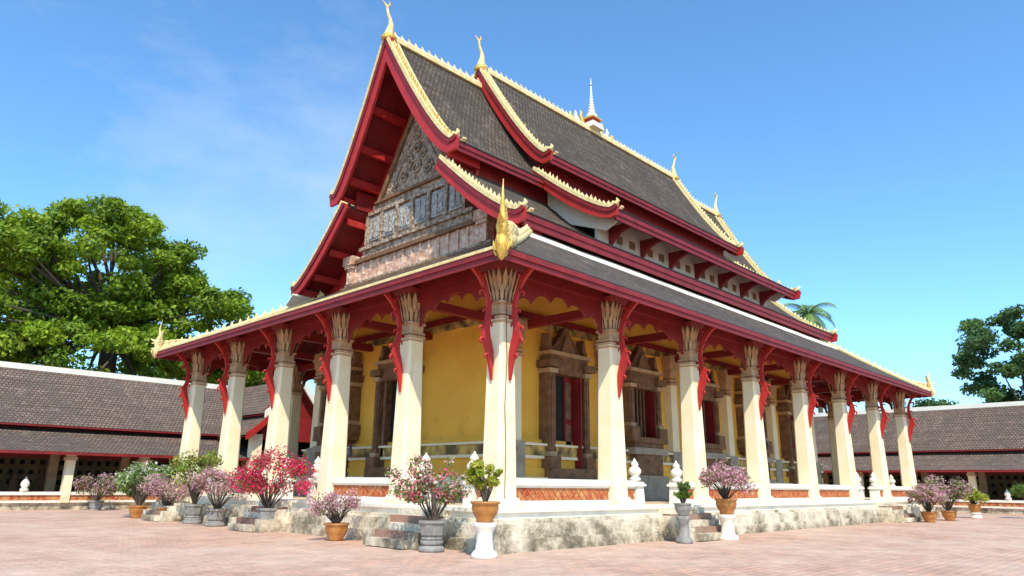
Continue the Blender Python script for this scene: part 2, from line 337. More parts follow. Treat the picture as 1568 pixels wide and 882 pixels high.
def portal(m,O_,T,Nn,door=True):
    zb=2.05 if door else 3.35
    if not door:
        m.obox(O_,T,Nn,-1.1,1.1,.3,.72,FL+.02,1.9,greyst); m.obox(O_,T,Nn,-.9,.9,.2,.6,1.9,2.7,brownc); m.obox(O_,T,Nn,-1.15,1.15,.1,.7,2.7,2.95,greyst); m.obox(O_,T,Nn,-1.0,1.0,.1,.6,2.95,3.15,brownc);m.obox(O_,T,Nn,-1.2,1.2,.1,.7,3.15,3.35,brownc)
    else:
        m.obox(O_,T,Nn,-1.2,1.2,.3,1.0,FL+.02,1.3,greyst); m.obox(O_,T,Nn,-1.2,1.2,.3,.85,1.3,1.7,greyst); m.obox(O_,T,Nn,-1.2,1.2,.3,.72,1.7,2.05,brownc)
    for sg in (-1,1):
        a=lambda x,y:(min(sg*x,sg*y),max(sg*x,sg*y))
        lo,hi=a(.76,1.18)
        m.obox(O_,T,Nn,lo-.06,hi+.06,0,.66,zb,zb+.4,brownc); m.obox(O_,T,Nn,lo+.04,hi-.04,0,.56,zb+.4,zb+.55,capm)
        m.obox(O_,T,Nn,lo+.07,hi-.07,.0,.50,zb+.55,5.3,brownc)
        m.obox(O_,T,Nn,lo+.14,hi-.14,.50,.54,zb+.7,5.15,brownc)
        m.obox(O_,T,Nn,lo,hi,0,.6,5.3,5.45,capm); m.obox(O_,T,Nn,lo-.08,hi+.08,0,.68,5.5,5.75,brownc)
        m.obox(O_,T,Nn,lo+.05,hi-.05,0,.5,5.45,5.5,brownc)
        m.obox(O_,T,Nn,lo+.1,hi-.1,0,.45,5.75,6.25,brownc); m.obox(O_,T,Nn,lo+.1,hi-.1,.05,.4,6.25,6.75,capd,(lo+hi)/2-.03,(lo+hi)/2+.03)
        lo,hi=a(.60,.76); m.obox(O_,T,Nn,lo,hi,0,.34,zb,5.5,brownc)
    m.obox(O_,T,Nn,-.60,.60,.02,.05,zb,5.4,darkm)  # near-black panel paints the shade of a recess; wall behind is solid
    m.obox(O_,T,Nn,.54,.59,.052,.55,zb+.05,5.25,redw)
    if not door:
        for q in (-.36,-.12,.12,.36): m.obox(O_,T,Nn,q-.035,q+.035,.10,.17,zb,5.35,brownc)
    else:
        m.obox(O_,T,Nn,.12,.538,.06,.11,zb+.05,5.3,redw); m.obox(O_,T,Nn,.18,.48,.111,.14,zb+.25,3.6,brownc); m.obox(O_,T,Nn,.18,.48,.111,.14,3.8,5.1,brownc)
    m.obox(O_,T,Nn,-.72,.72,0,.5,5.3,5.5,brownc)
    m.obox(O_,T,Nn,-1.05,1.05,0,.5,5.5,5.95,brownc)
    m.obox(O_,T,Nn,-1.15,1.15,0,.6,5.95,6.08,capm)
    n=24;top=[];bot=[]
    for i in range(n+1):
        u=-1+2*i/n; h=(1-abs(u)**.9)*1.0+.12*abs(math.sin(u*9))
        top.append((O_[0]+T[0]*u*.8+Nn[0]*.12,O_[1]+T[1]*u*.8+Nn[1]*.12,6.08+h)); bot.append((O_[0]+T[0]*u*.8+Nn[0]*.12,O_[1]+T[1]*u*.8+Nn[1]*.12,6.08))
    m.strip(top,bot,(Nn[0]*.22,Nn[1]*.22,0),brownc)
    m.obox(O_,T,Nn,-.4,.4,.34,.44,6.1,6.7,capd,-.1,.1)
m=MB()
for i,x in enumerate((6.8,11.6,16.45,21.3,26.1)):
    portal(m,(x,IY),(1,0),(0,-1),i in (0,4)); portal(m,(x,W-IY),(-1,0),(0,1),i in (0,4))
for x in (IX+.4,9.2,14.0,18.9,23.7,L-IX-.4):
    pilaster(m,(x,IY),(1,0),(0,-1)); pilaster(m,(x,W-IY),(-1,0),(0,1))
for e in (0,1):
    f=fx(e); Nn=(-1,0) if e==0 else (1,0); T=(0,-1) if e==0 else (0,1)
    portal(m,(f(IX),9.1),T,Nn,True)
    for y in (W-IY-.4,): pilaster(m,(f(IX),y),T,Nn)
    for y in (13.0,): portal(m,(f(IX),y),T,Nn,False)
m.obj('portals_and_pilasters',temple,.012)
# balustrade
def post(m,x,y):
    m.frus(x,y,FL,FL+.55,.20,.18,white); m.frus(x,y,FL+.55,FL+.62,.24,.24,white); m.frus(x,y,FL+.62,FL+.68,.2,.18,white)
    z=FL+.68; k=.78
    m.lathe(x,y,[(a,z+b*k) for a,b in [(.10,0),(.17,.06),(.18,.12),(.11,.2),(.15,.26),(.20,.36),(.19,.46),(.12,.56),(.09,.60),(.13,.64),(.10,.72),(.04,.82),(.01,.9)]],white,14)
m=MB()
def rail(m,x0,y0,x1,y1):
    if x0>x1 or y0>y1: return
    ax=(x1-x0)>(y1-y0)
    def bx(d,z0,z1,mt,c=0):
        if ax: m.box(x0+c,x1-c,y0-d,y0+d,z0,z1,mt)
        else: m.box(x0-d,x0+d,y0+c,y1-c,z0,z1,mt)
    bx(.20,FL,FL+.10,white);bx(.15,FL+.10,FL+.16,white);bx(.12,FL+.16,FL+.48,cred,.02);bx(.16,FL+.48,FL+.54,white);bx(.21,FL+.54,FL+.71,white)
    ln=(x1-x0) if ax else (y1-y0); n=max(1,int(ln/.24))
    for i in range(n):
        a=(.02+i*(ln-.04)/n,.02+(i+1)*(ln-.04)/n)
        for flip in (0,1):
            for sd_ in (-1,1):
                q0,q1=(a if not flip else a[::-1])
                P=(lambda q,z,w:(x0+q,y0+sd_*(.12+w),z)) if ax else (lambda q,z,w:(x0+sd_*(.12+w),y0+q,z))
                ww=.02+.004*flip
                pts0=[P(q0,FL+.17,.0),P(q0,FL+.20,.0),P(q1,FL+.47,.0),P(q1,FL+.44,.0)]; pts1=[P(q0,FL+.17,ww),P(q0,FL+.20,ww),P(q1,FL+.47,ww),P(q1,FL+.44,ww)]
                m.hexa(pts0+pts1,latt)
opens_r={1,5}; opens_f={0,2,4}
for k in range(7):
    for y in (0,W):
        a,b=k*B+.36,(k+1)*B-.36
        if k in opens_r:
            rail(m,a,y,a+.55,y); rail(m,b-.55,y,b,y); post(m,a+.80,y); post(m,b-.80,y)
        else: rail(m,a,y,b,y)
for k in range(5):
    for x in (0,L):
        a,b=k*W5+.36,(k+1)*W5-.36
        if k in opens_f:
            rail(m,x,a,x,a+.3); rail(m,x,b-.3,x,b); post(m,x,a+.55); post(m,x,b-.55)
        else: rail(m,x,a,x,b)
m.obj('balustrade',temple)
# stairs
m=MB()
def stairs(m,O_,T,Nn,w):
    for i in range(5):
        z=FL-.17*(i+.35)
        m.obox(O_,T,Nn,-w,w,.60+i*.001,1.05+.24*i,max(0,z-.19),z,redbrick if i%2 else base)
    for sg in (-1,1):
        a=(min(sg*w,sg*(w+.3)),max(sg*w,sg*(w+.3)))
        m.obox(O_,T,Nn,a[0],a[1],.6,1.4,0,.66,base); m.obox(O_,T,Nn,a[0]-.03,a[1]+.03,1.4,1.85,0,.38,base)
for k in opens_r:
    x=(k+.5)*B; stairs(m,(x,0),(1,0),(0,-1),1.0); stairs(m,(x,W),(1,0),(0,1),1.0)
for k in opens_f:
    y=(k+.5)*W5; stairs(m,(0,y),(0,1),(-1,0),.75); stairs(m,(L,y),(0,1),(1,0),.75)
m.obj('stairs',temple,.025)
# ------------------------------------------------------------------ lower hipped ring roof
def ring_slope(m,e0,e1,i0,i1,z0,z1,mt,flip,n=8):
    e0,e1,i0,i1=[Vector(p) for p in (e0,e1,i0,i1)]
    a=(e1-e0).normalized()
    dist=abs((i0-e0).dot(Vector((-a.y,a.x)))); sl=math.hypot(dist,z1-z0)
    for j in range(n):
        t0,t1=j/n,(j+1)/n
        def P(t,s):
            q=e0.lerp(i0,t) if s==0 else e1.lerp(i1,t)
            return (q.x,q.y,z0+(z1-z0)*t-.10*math.sin(math.pi*t))
        pts=[P(t0,0),P(t0,1),P(t1,1),P(t1,0)]
        uv=[((Vector(p[:2])-e0).dot(a),(t0 if k<2 else t1)*sl) for k,p in enumerate(pts)]
        if flip: pts=pts[::-1]; uv=uv[::-1]
        m.face(pts,mt,uv)
corn=[(-O,-O),(L+O,-O),(L+O,W+O),(-O,W+O)]
inn=[(-O+INX,-O+INY),(L+O-INX,-O+INY),(L+O-INX,W+O-INY),(-O+INX,W+O-INY)]
m=MB()
zt0=7.05; zt1=7.05+SF*INX
for k in range(4):
    a,b=corn[k],corn[(k+1)%4]; c,d=inn[k],inn[(k+1)%4]
    ring_slope(m,a,b,c,d,zt0,zt1,tile,False)
    ring_slope(m,a,b,c,d,zt0-.14,zt1-.14,maroon,True)
m.obj('lower_roof',temple)
m=MB()
for (d,z0,z1,th) in ((0,6.74,6.95,.06),(.06,6.88,7.02,.05)):
    o=O+d
    m.box(-o-th,L+o+th,-o-th,-o,z0,z1,redw); m.box(-o-th,L+o+th,W+o,W+o+th,z0,z1,redw)
    m.box(-o-th,-o,-o,W+o,z0,z1,redw); m.box(L+o,L+o+th,-o,W+o,z0,z1,redw)
o=O+.11
for y in (-o,W+o-.10): m.box(-o,L+o,y,y+.10,7.022,7.055,tile)
for x in (-o-.03,L+o-.11): m.box(x,x+.14,-o+.12,W+o-.12,7.022,7.10,pgold)
m.obj('eave_fascia',temple)
m=MB()
for side in (0,1):
    q0,q1=3.35,3.95
    Y=(lambda q:-O+q) if side==0 else (lambda q:W+O-q)
    Z=lambda q:7.05+SS*q-.10*math.sin(math.pi*q/INY)
    nseg=22; xa=2.7; xs_=[xa+(L-2*xa)*i/nseg for i in range(nseg+1)]; jit=[rng.normal()*.05 for _ in xs_]; jz=[rng.normal()*.012 for _ in xs_]
    for i in range(nseg):
        x0_,x1_=xs_[i],xs_[i+1]; qa,qb=q0+jit[i],q0+jit[i+1]
        m.hexa([(x0_,Y(qa),Z(qa)-.02),(x1_,Y(qb),Z(qb)-.02),(x1_,Y(q1),Z(q1)-.02),(x0_,Y(q1),Z(q1)-.02),(x0_,Y(qa),Z(qa)+.06+jz[i]),(x1_,Y(qb),Z(qb)+.06+jz[i+1]),(x1_,Y(q1),Z(q1)+.06+jz[i+1]),(x0_,Y(q1),Z(q1)+.06+jz[i])],white)
for k in range(4):
    a=Vector((*corn[k],7.10)); c=Vector((*inn[k],zt1+.06))
    pts=[]
    for i in range(13):
        t=i/12; p=a.lerp(c,t); p.z-=.10*math.sin(math.pi*t); pts.append(p)
    m.tube(pts,[.13]*13,pgold,8)
    for i in range(20):
        p=a.lerp(c,(i+.5)/20); p.z-=.10*math.sin(math.pi*(i+.5)/20)
        m.lathe(p.x,p.y,[(.07,p.z+.08),(.08,p.z+.16),(.01,p.z+.32)],pgold,5)
m.obj('hip_caps_and_mortar',temple)
# corner naga finials
def naga(m,x,y,z,dx,dy,s=1.0,mt=gold,drop=True):
    cl=[(-1.1,.10,.15),(-.75,.16,.16),(-.4,.16,.16),(-.1,.12,.14),(.08,.24,.13),(.12,.45,.14),(.05,.66,.12),(-.02,.86,.085),(.02,1.05,.065),(.06,1.25,.045),(.03,1.45,.028),(-.02,1.75,.010)]
    m.tube([(x+dx*r*s,y+dy*r*s,z+h*s) for r,h,w in cl],[w*s for r,h,w in cl],mt,9)
    px,py=-dy,dx
    m.tube([(x+dx*.1*s,y+dy*.1*s,z+.53*s),(x+dx*.3*s,y+dy*.3*s,z+.57*s),(x+dx*.46*s,y+dy*.46*s,z+.68*s)],[.10*s,.07*s,.015*s],mt,8)
    m.tube([(x+dx*.1*s,y+dy*.1*s,z+.44*s),(x+dx*.28*s,y+dy*.28*s,z+.41*s),(x+dx*.4*s,y+dy*.4*s,z+.43*s)],[.075*s,.05*s,.012*s],mt,8)
    for i in range(8):
        h=.10+.13*i; r=-.08-.03*math.sin(i)
        for sd_ in (-1,0,1):
            ox,oy=px*sd_*.10*s*(1-i*.1),py*sd_*.10*s*(1-i*.1)
            m.tube([(x+dx*(r+.08)*s+ox,y+dy*(r+.08)*s+oy,z+h*s),(x+dx*(r-.08)*s+ox*1.5,y+dy*(r-.08)*s+oy*1.5,z+(h+.09)*s),(x+dx*(r-.08)*s+ox*1.7,y+dy*(r-.08)*s+oy*1.7,z+(h+.20)*s)],[.045*s,.035*s,.006*s],mt,6)
    if drop:
        m.lathe(x+dx*.10*s,y+dy*.10*s,[(.015,z-.42*s),(.08*s,z-.34*s),(.10*s,z-.26*s),(.17*s,z-.12*s),(.19*s,z+.02*s),(.14*s,z+.16*s),(.08*s,z+.25*s)],mt,10)
        for i in range(18):
            th=i*.7; r=(.12+.07*(i%3)/2)*s; zz=(-.30+.12*(i%3))*s
            cxx,cyy=x+dx*.1*s+r*math.cos(th),y+dy*.1*s+r*math.sin(th)
            m.tube([(cxx,cyy,z+zz),(cxx+.05*math.cos(th),cyy+.05*math.sin(th),z+zz+.10),(cxx+.07*math.cos(th),cyy+.07*math.sin(th),z+zz+.22*s)],[.03,.04,.006],mt,5)
for k,(x,y) in enumerate(corn):
    m=MB(); v=Vector(inn[k])-Vector(corn[k]); v.normalize(); dx,dy=-v.x,-v.y
    naga(m,x+dx*.08,y+dy*.08,7.08,dx,dy,1.0 if k==0 else .8, gold if k==0 else pgold)
    sc=1.0 if k==0 else .6
    zs=lambda q:7.08+q*(zt1-7.05)/(Vector(inn[k])-Vector(corn[k])).length
    for (q,a,h) in ((.45,.20,.62),(.85,.22,.52),(1.25,.20,.40),(1.65,.17,.28)):
        q*=sc; h*=sc; a*=sc
        z=zs(q); cx_,cy_=x-dx*q,y-dy*q
        m.lathe(cx_,cy_,[(a,z-.1),(a*1.05,z+h*.35),(a*.8,z+h*.5),(a*1.25,z+h*.75),(a*1.15,z+h*.9),(a*.5,z+h)],pgold,10)
    m.obj('naga_finial',temple)
# ------------------------------------------------------------------ upper tiers
def prof(off0,off1,z0,z1,t,k=1.22):
    return off0+(off1-off0)*t, z0-(z0-z1)*(1-(1-t)**k)
def tier(name,x0,xt,off0,off1,z0,z1,k=1.22,ridge=False,sag=.0,nt_=12,nx=16,fas=.38,inner=None,thick=.16):
    m=MB()
    for sg in (-1,1):
        slen=[0]
        for j in range(nt_):
            a=prof(off0,off1,z0,z1,j/nt_,k); b=prof(off0,off1,z0,z1,(j+1)/nt_,k); slen.append(slen[-1]+math.hypot(b[0]-a[0],b[1]-a[1]))
        wob=[[rng.normal()*.014 for j in range(nt_+1)] for i in range(nx+1)]
        def P(i,j,dz=0):
            t=j/nt_; xs=x0+(xt-x0)*t; u=i/nx; x=xs+(L-2*xs)*u
            o_,z=prof(off0,off1,z0,z1,t,k); z-=sag*math.sin(math.pi*u)
            return (x,C+sg*o_,z+dz+wob[i][j])
        for i in range(nx):
            for j in range(nt_):
                p=[P(i,j),P(i+1,j),P(i+1,j+1),P(i,j+1)]; uv=[(p[0][0],slen[j]),(p[1][0],slen[j]),(p[2][0],slen[j+1]),(p[3][0],slen[j+1])]
                q=[P(i,j,-thick),P(i+1,j,-thick),P(i+1,j+1,-thick),P(i,j+1,-thick)]
                if sg>0: m.face(p[::-1],tile,[(a,-b) for a,b in uv[::-1]]); m.face(q,redw)
                else: m.face(p,tile,[(a,-b) for a,b in uv]); m.face(q[::-1],redw)
        y1=C+sg*off1
        for (dd,h0,h1,th) in ((0.0,-fas,-.03,.08),(.08,-fas*.55,-.03,.05)):
            ya,yb_=y1+sg*dd,y1+sg*(dd+th)
            m.box(xt+.1,L-xt-.1,min(ya,yb_),max(ya,yb_),z1+h0,z1+h1,redw)
        m.box(xt+.1,L-xt-.1,min(y1,y1+sg*.16),max(y1,y1+sg*.16),z1-.028,z1+.01,tile)
        if inner:
            ya=C+sg*off0
            m.box(xt+.35,L-xt-.35,min(ya,ya+sg*.08),max(ya,ya+sg*.08),z0-.1,z0+inner,redw)
    m.obj(name,temple)
def barges(name,x0,xt,off0,off1,z0,z1,k=1.22,board=.6,apex=False):
    m=MB(); n=16
    for e in (0,1):
        f=fx(e)
        for sg in (-1,1):
            pr=[prof(off0,off1,z0,z1,j/n,k) for j in range(n+1)]
            pr2=pr+[(off1+.16,z1+.02),(off1+.28,z1+.09)]
            xs=[x0+(xt-x0)*j/n for j in range(n+1)]+[xt,xt]
            nor=[]
            for i in range(len(pr2)):
                a=pr2[max(i-1,0)];b=pr2[min(i+1,len(pr2)-1)]; d=(b[0]-a[0],b[1]-a[1]); l=math.hypot(*d); nor.append((-d[1]/l,d[0]/l))
            def line(nn,dx): return [(f(xs[i]+dx),C+sg*(pr2[i][0]+nor[i][0]*nn),pr2[i][1]+nor[i][1]*nn) for i in range(len(pr2))]
            sx=1 if e==0 else -1
            bt=[board*(.85+.15*math.sin(i/len(pr2)*math.pi)) if i<len(pr2)-1 else board*.35 for i in range(len(pr2))]
            top=line(0,-.14); bot=[(f(xs[i]-.14),C+sg*(pr2[i][0]-nor[i][0]*bt[i]),pr2[i][1]-nor[i][1]*bt[i]) for i in range(len(pr2))]
            m.strip(top,bot,(sx*.12,0,0),redb)
            m.strip(line(0,-.20),line(-.17,-.20),(sx*.10,0,0),redw)
            m.strip(line(.15,-.22),line(.005,-.22),(sx*.32,0,0),pgold)
            m.strip(line(.08,.28),line(.005,.28),(sx*.14,0,0),pgold)
            acc=0; step=.24; nxt=.25
            for i in range(len(pr2)-2):
                a,b=Vector(pr2[i]),Vector(pr2[i+1]); sl=(b-a).length
                while acc+sl>nxt:
                    t=(nxt-acc)/sl; q=a.lerp(b,t); x=xs[i]+(xs[i+1]-xs[i])*t-.06; nn=nor[i]
                    d=(b-a).normalized()
                    P=lambda al,up,dx: (f(x+dx),C+sg*(q.x+nn[0]*up+d.x*al),q.y+nn[1]*up+d.y*al)
                    ptip=P(-.10+rng.normal()*.015,.29+rng.normal()*.03,0)
                    bs=[P(-.08,.14,-.06),P(.08,.14,-.06),P(.08,.14,.06),P(-.08,.14,.06)]
                    for w in range(4): m.face([bs[w],bs[(w+1)%4],ptip],gold if board>.5 else pgold)
                    nxt+=step
                acc+=sl
            tx=xt-.05; tp=pr2[-1]
            m.tube([(f(tx),C+sg*(tp[0]-.2),tp[1]+.02),(f(tx),C+sg*(tp[0]-.02),tp[1]+.06),(f(tx),C+sg*(tp[0]+.05),tp[1]+.15),(f(tx),C+sg*(tp[0]+.0),tp[1]+.22),(f(tx),C+sg*(tp[0]-.02),tp[1]+.28)],[.11,.10,.07,.04,.01],pgold,7)
        if apex:
            sx=f(x0); dr=-1 if e==0 else 1
            z=z0
            cl=[(.15,-.2,.26),(.02,.15,.25),(-.02,.5,.19),(-.06,.85,.13),(.0,1.15,.09),(.12,1.4,.075),(.16,1.6,.07),(.20,1.78,.075),(.34,1.92,.045),(.46,2.02,.012)]
            m.tube([(sx+dr*r,C,z+h*.82) for r,h,w in cl],[w*.85 for r,h,w in cl],pgold,10)
            m.tube([(sx+dr*.18,C,z+1.45),(sx+dr*.06,C,z+1.62),(sx+dr*.08,C,z+1.8)],[.06,.05,.01],gold,6)
            m.lathe(sx,C,[(.30,z-.15),(.36,z),(.26,z+.12)],gold,10)
    m.obj(name,temple)
XA,ZA,XAT,HA,ZAT=2.34,19.89,2.82,3.92,13.9
XB,HB,ZB=3.08,7.14,10.27
XA2,ZA2,HA2,ZA2T=7.75,20.92,4.08,15.13
HB2,ZB2=7.235,11.83
tier('upper_roof_end',XA,XAT,0,HA,ZA,ZAT)
barges('gable_barge_boards',XA,XAT,0,HA,ZA,ZAT,apex=True)
tier('skirt_roof_end',2.9,XB,3.25,HB,13.35,ZB,1.25,inner=.75,fas=.46)
barges('skirt_barge_boards',2.9,XB,3.25,HB,13.35,ZB,1.25,board=.5)
tier('upper_roof_middle',XA2,XA2+.2,0,HA2,ZA2,ZA2T,sag=.05)
barges('middle_gable_barge_boards',XA2,XA2+.2,0,HA2,ZA2,ZA2T,apex=True,board=.5)
tier('skirt_roof_middle',XA2+.2,XA2+.4,3.4,HB2,14.55,ZB2,1.25,inner=.75,fas=.42)
barges('middle_skirt_barge_boards',XA2+.2,XA2+.4,3.4,HB2,14.55,ZB2,1.25,board=.45)
m=MB()
def ridgeband(m,xa,xb,z):
    m.box(xa,xb,C-.20,C+.20,z-.12,z+.10,pgold); m.box(xa,xb,C-.11,C+.11,z+.10,z+.22,white)
    n=int((xb-xa)/.36)
    for i in range(n):
        x=xa+(i+.5)*(xb-xa)/n
        m.hexa([(x-.09,C-.04,z+.22),(x+.09,C-.04,z+.22),(x+.09,C+.04,z+.22),(x-.09,C+.04,z+.22),(x-.14,C-.01,z+.44),(x-.10,C-.01,z+.46),(x-.10,C+.01,z+.46),(x-.14,C+.01,z+.44)],pgold)
ridgeband(m,XA+.2,XA2+.1,ZA); ridgeband(m,L-XA2-.1,L-XA-.2,ZA); ridgeband(m,XA2+.2,L-XA2-.2,ZA2-.03)
m.obj('ridge_crest',temple)
m=MB(); X0=L/2; z=ZA2+.1
def spire(m,x,z,s):
    m.frus(x,C,z,z+.35*s,.5*s,.42*s,white); m.frus(x,C,z+.35*s,z+.6*s,.30*s,.34*s,redb); m.frus(x,C,z+.6*s,z+.7*s,.45*s,.4*s,gold)
    p=[(.30,z+.7*s),(.36,z+.85*s),(.22,z+1.05*s)]
    zz=z+1.05*s; r=.24
    while r>.05:
        p+=[(r*.7,zz+.05*s),(r,zz+.08*s),(r*.95,zz+.13*s)]; zz+=.19*s; r*=.84
    p+=[(.035,zz+.1*s),(.008,zz+.6*s)]
    m.lathe(x,C,[(a*s,b) for a,b in p],white,12)
    m.lathe(x,C,[(.09*s,zz+.12*s),(.10*s,zz+.15*s),(.02*s,zz+.2*s)],gold,8)
spire(m,X0,z,1.0)
for i in range(1,4):
    for sg in (-1,1):
        x=X0+sg*(.35+.48*i); h=.9-.18*i
        m.tube([(x,C,z),(x+sg*.05,C,z+h*.4),(x+sg*.18,C,z+h*.7),(x+sg*.12,C,z+h),(x+sg*.2,C,z+h*1.25)],[.13,.12,.10,.06,.01],gold if i%2 else white,7)
m.obj('ridge_spire',temple)
# closing walls under middle roof, clerestory
m=MB()
def gablepoly(m,x,th,pts,mt):
    P=[(x,C+o_,z) for o_,z in pts]; Q=[(x+th,C+o_,z) for o_,z in pts]
    m.face(P[::-1],mt); m.face(Q,mt)
    for i in range(len(P)):
        j=(i+1)%len(P); m.face([P[i],P[j],Q[j],Q[i]],mt)
def fullprof(o0,o1,z0,z1,k,dz,n=8,s=1):
    return [(s*prof(o0,o1,z0,z1,j/n,k)[0],prof(o0,o1,z0,z1,j/n,k)[1]+dz) for j in range(n+1)]
for e in (0,1):
    f=fx(e); th=.1 if e==0 else -.1
    right=fullprof(0,HA2-.15,ZA2,ZA2T+.05,1.22,-.22); left=[(-a,b) for a,b in right[1:]][::-1]
    gablepoly(m,f(XA2+.75),th,left+right,redw)
    for sg in (-1,1):
        pr=fullprof(3.4,HB2-.1,14.55,ZB2,1.25,-.22); pts=[(sg*a,b) for a,b in pr]+[(sg*(HB2-.8),11.3),(sg*3.4,12.5)]
        gablepoly(m,f(XA2+1.0),th,pts,white)
for sg in (-1,1):
    ya=C+sg*5.85; yb_=C+sg*6.0
    m.box(XA2+1.1,L-XA2-1.1,min(ya,yb_),max(ya,yb_),10.8,12.6,wallgrey)
    n=7
    for i in range(n):
        x=XA2+1.9+(L-2*XA2-3.8)*i/(n-1)
        cv=[(6.01,10.98),(6.10,11.02),(6.28,11.22),(6.55,11.42),(6.85,11.52),(7.08,11.56)]
        top=[(x-.09,C+sg*a,11.74) for a,b in cv]; bot=[(x-.09,C+sg*a,b) for a,b in cv]
        m.strip(top,bot,(.18,0,0),redw)
        if i<n-1:
            xm=x+(L-2*XA2-3.8)/(n-1)/2
            for q in (-.45,.45):
                m.box(xm+q-.2,xm+q+.2,min(C+sg*6.0,C+sg*6.02),max(C+sg*6.0,C+sg*6.02),11.2,11.55,brownc)
m.obj('clerestory',temple)
# gable wall
m=MB(); GX=4.18
for e in (0,1):
    f=fx(e); sx=1 if e==0 else -1
    r=fullprof(0,3.6,ZA-.2,ZAT+.4,1.22,-.1)+[(3.4,13.1)]+fullprof(3.6,6.9,12.9,ZB+.1,1.25,-.2)+[(6.6,9.6)]
    l=[(-a,b) for a,b in r][::-1][:-1]
    gablepoly(m,f(GX+.3),sx*.12,l+r,redb)
    def gb(y0,y1,z0,z1,d,mt,d0=0.28): 
        xa,xb=f(GX+d0),f(GX-d); m.box(min(xa,xb),max(xa,xb),C+y0,C+y1,z0,z1,mt)
    gb(-4.9,4.9,9.55,9.95,.25,brownc); gb(-4.75,4.75,9.95,10.1,.12,cbrown)
    gb(-4.45,4.45,10.1,10.95,0,cpink); gb(-4.6,4.6,10.95,11.12,.18,brownc); gb(-4.4,4.4,11.12,11.25,.08,cbrown)
    for y in (-4.55,4.15): gb(y,y+.4,10.1,10.8,.16,cpink); gb(y-.1,y+.5,10.8,10.95,.24,cpink); gb(y-.18,y+.58,10.952,11.35,.30,cpink)
    n=15
    for i in range(n):
        y=-4.0+8.0*i/(n-1); gb(y-.05,y+.05,10.12,10.94,.07,cpink)
    gb(-3.6,3.6,11.25,11.5,.02,cbrown); gb(-3.75,3.75,11.5,11.66,.15,cbrown)
    gb(-3.35,3.35,11.66,13.05,0,cbrown)
    for i,y in enumerate((-2.7,-1.62,-.54,.54,1.62,2.7)):
        gb(y-.42,y+.42,11.85,12.95,.07,cblue); gb(y-.30,y+.30,11.95,12.85,.11,cblue); gb(y-.03,y+.03,11.98,12.8,.14,cbrown)
    for y in (-3.24,-2.16,-1.08,0,1.08,2.16,3.24): gb(y-.09,y+.09,11.68,13.04,.16,cbrown)
    gb(-3.2,3.2,13.05,13.22,.14,cbrown); gb(-3.0,3.0,13.22,13.5,.03,cbrown); gb(-2.75,2.75,13.5,13.62,.16,brownc)
    pts=[(-2.45,13.62),(2.45,13.62),(0,17.5)]
    gablepoly(m,f(GX),sx*.25,pts,cbrown)
    for sg in (-1,1):
        a=[(f(GX-.12),C+sg*2.62,13.62),(f(GX-.12),C+sg*.0,17.85)]; b=[(f(GX-.12),C+sg*2.32,13.62),(f(GX-.12),C,17.4)]
        m.strip(a,b,(sx*.14,0,0),brownc)
        a=[(f(GX-.06),C+sg*1.75,13.95),(f(GX-.06),C+sg*.0,16.75)]; b=[(f(GX-.06),C+sg*1.6,13.95),(f(GX-.06),C,16.5)]
        m.strip(a,b,(sx*.08,0,0),cbrown)
    for (cy0,cz0,rr) in ((0,14.5,.42),(-.85,14.25,.3),(.85,14.25,.3),(0,15.4,.3),(-.45,15.0,.22),(.45,15.0,.22),(0,16.0,.2),(-1.45,14.1,.2),(1.45,14.1,.2)):
        pts=[]
        for i in range(22):
            th=i*.5; r=rr*(1-i/24); pts.append((f(GX-.05),C+cy0+r*math.cos(th)*(1 if cy0>=0 else -1),cz0+r*math.sin(th)))
        m.tube(pts,[.05]*21+[.02],cbrown,5)
    for t in (.10,.34,.58,.80,.97):
        o_,zz=prof(0,HA,ZA,ZAT,t)
        for sg in (-1,1):
            xa,xb=f(XA+.5*t+.05),f(GX+.3); m.box(min(xa,xb),max(xa,xb),C+sg*o_*.93-.10,C+sg*o_*.93+.10,zz-.62,zz-.28,redb)
    for t in (.1,.42,.72,.95):
        o_,zz=prof(3.25,HB,13.35,ZB,t,1.25)
        for sg in (-1,1):
            xa,xb=f(XB+.05),f(GX+.3); m.box(min(xa,xb),max(xa,xb),C+sg*(o_-.15)-.09,C+sg*(o_-.15)+.09,zz-.5,zz-.22,redb)
m.obj('carved_gables',temple)
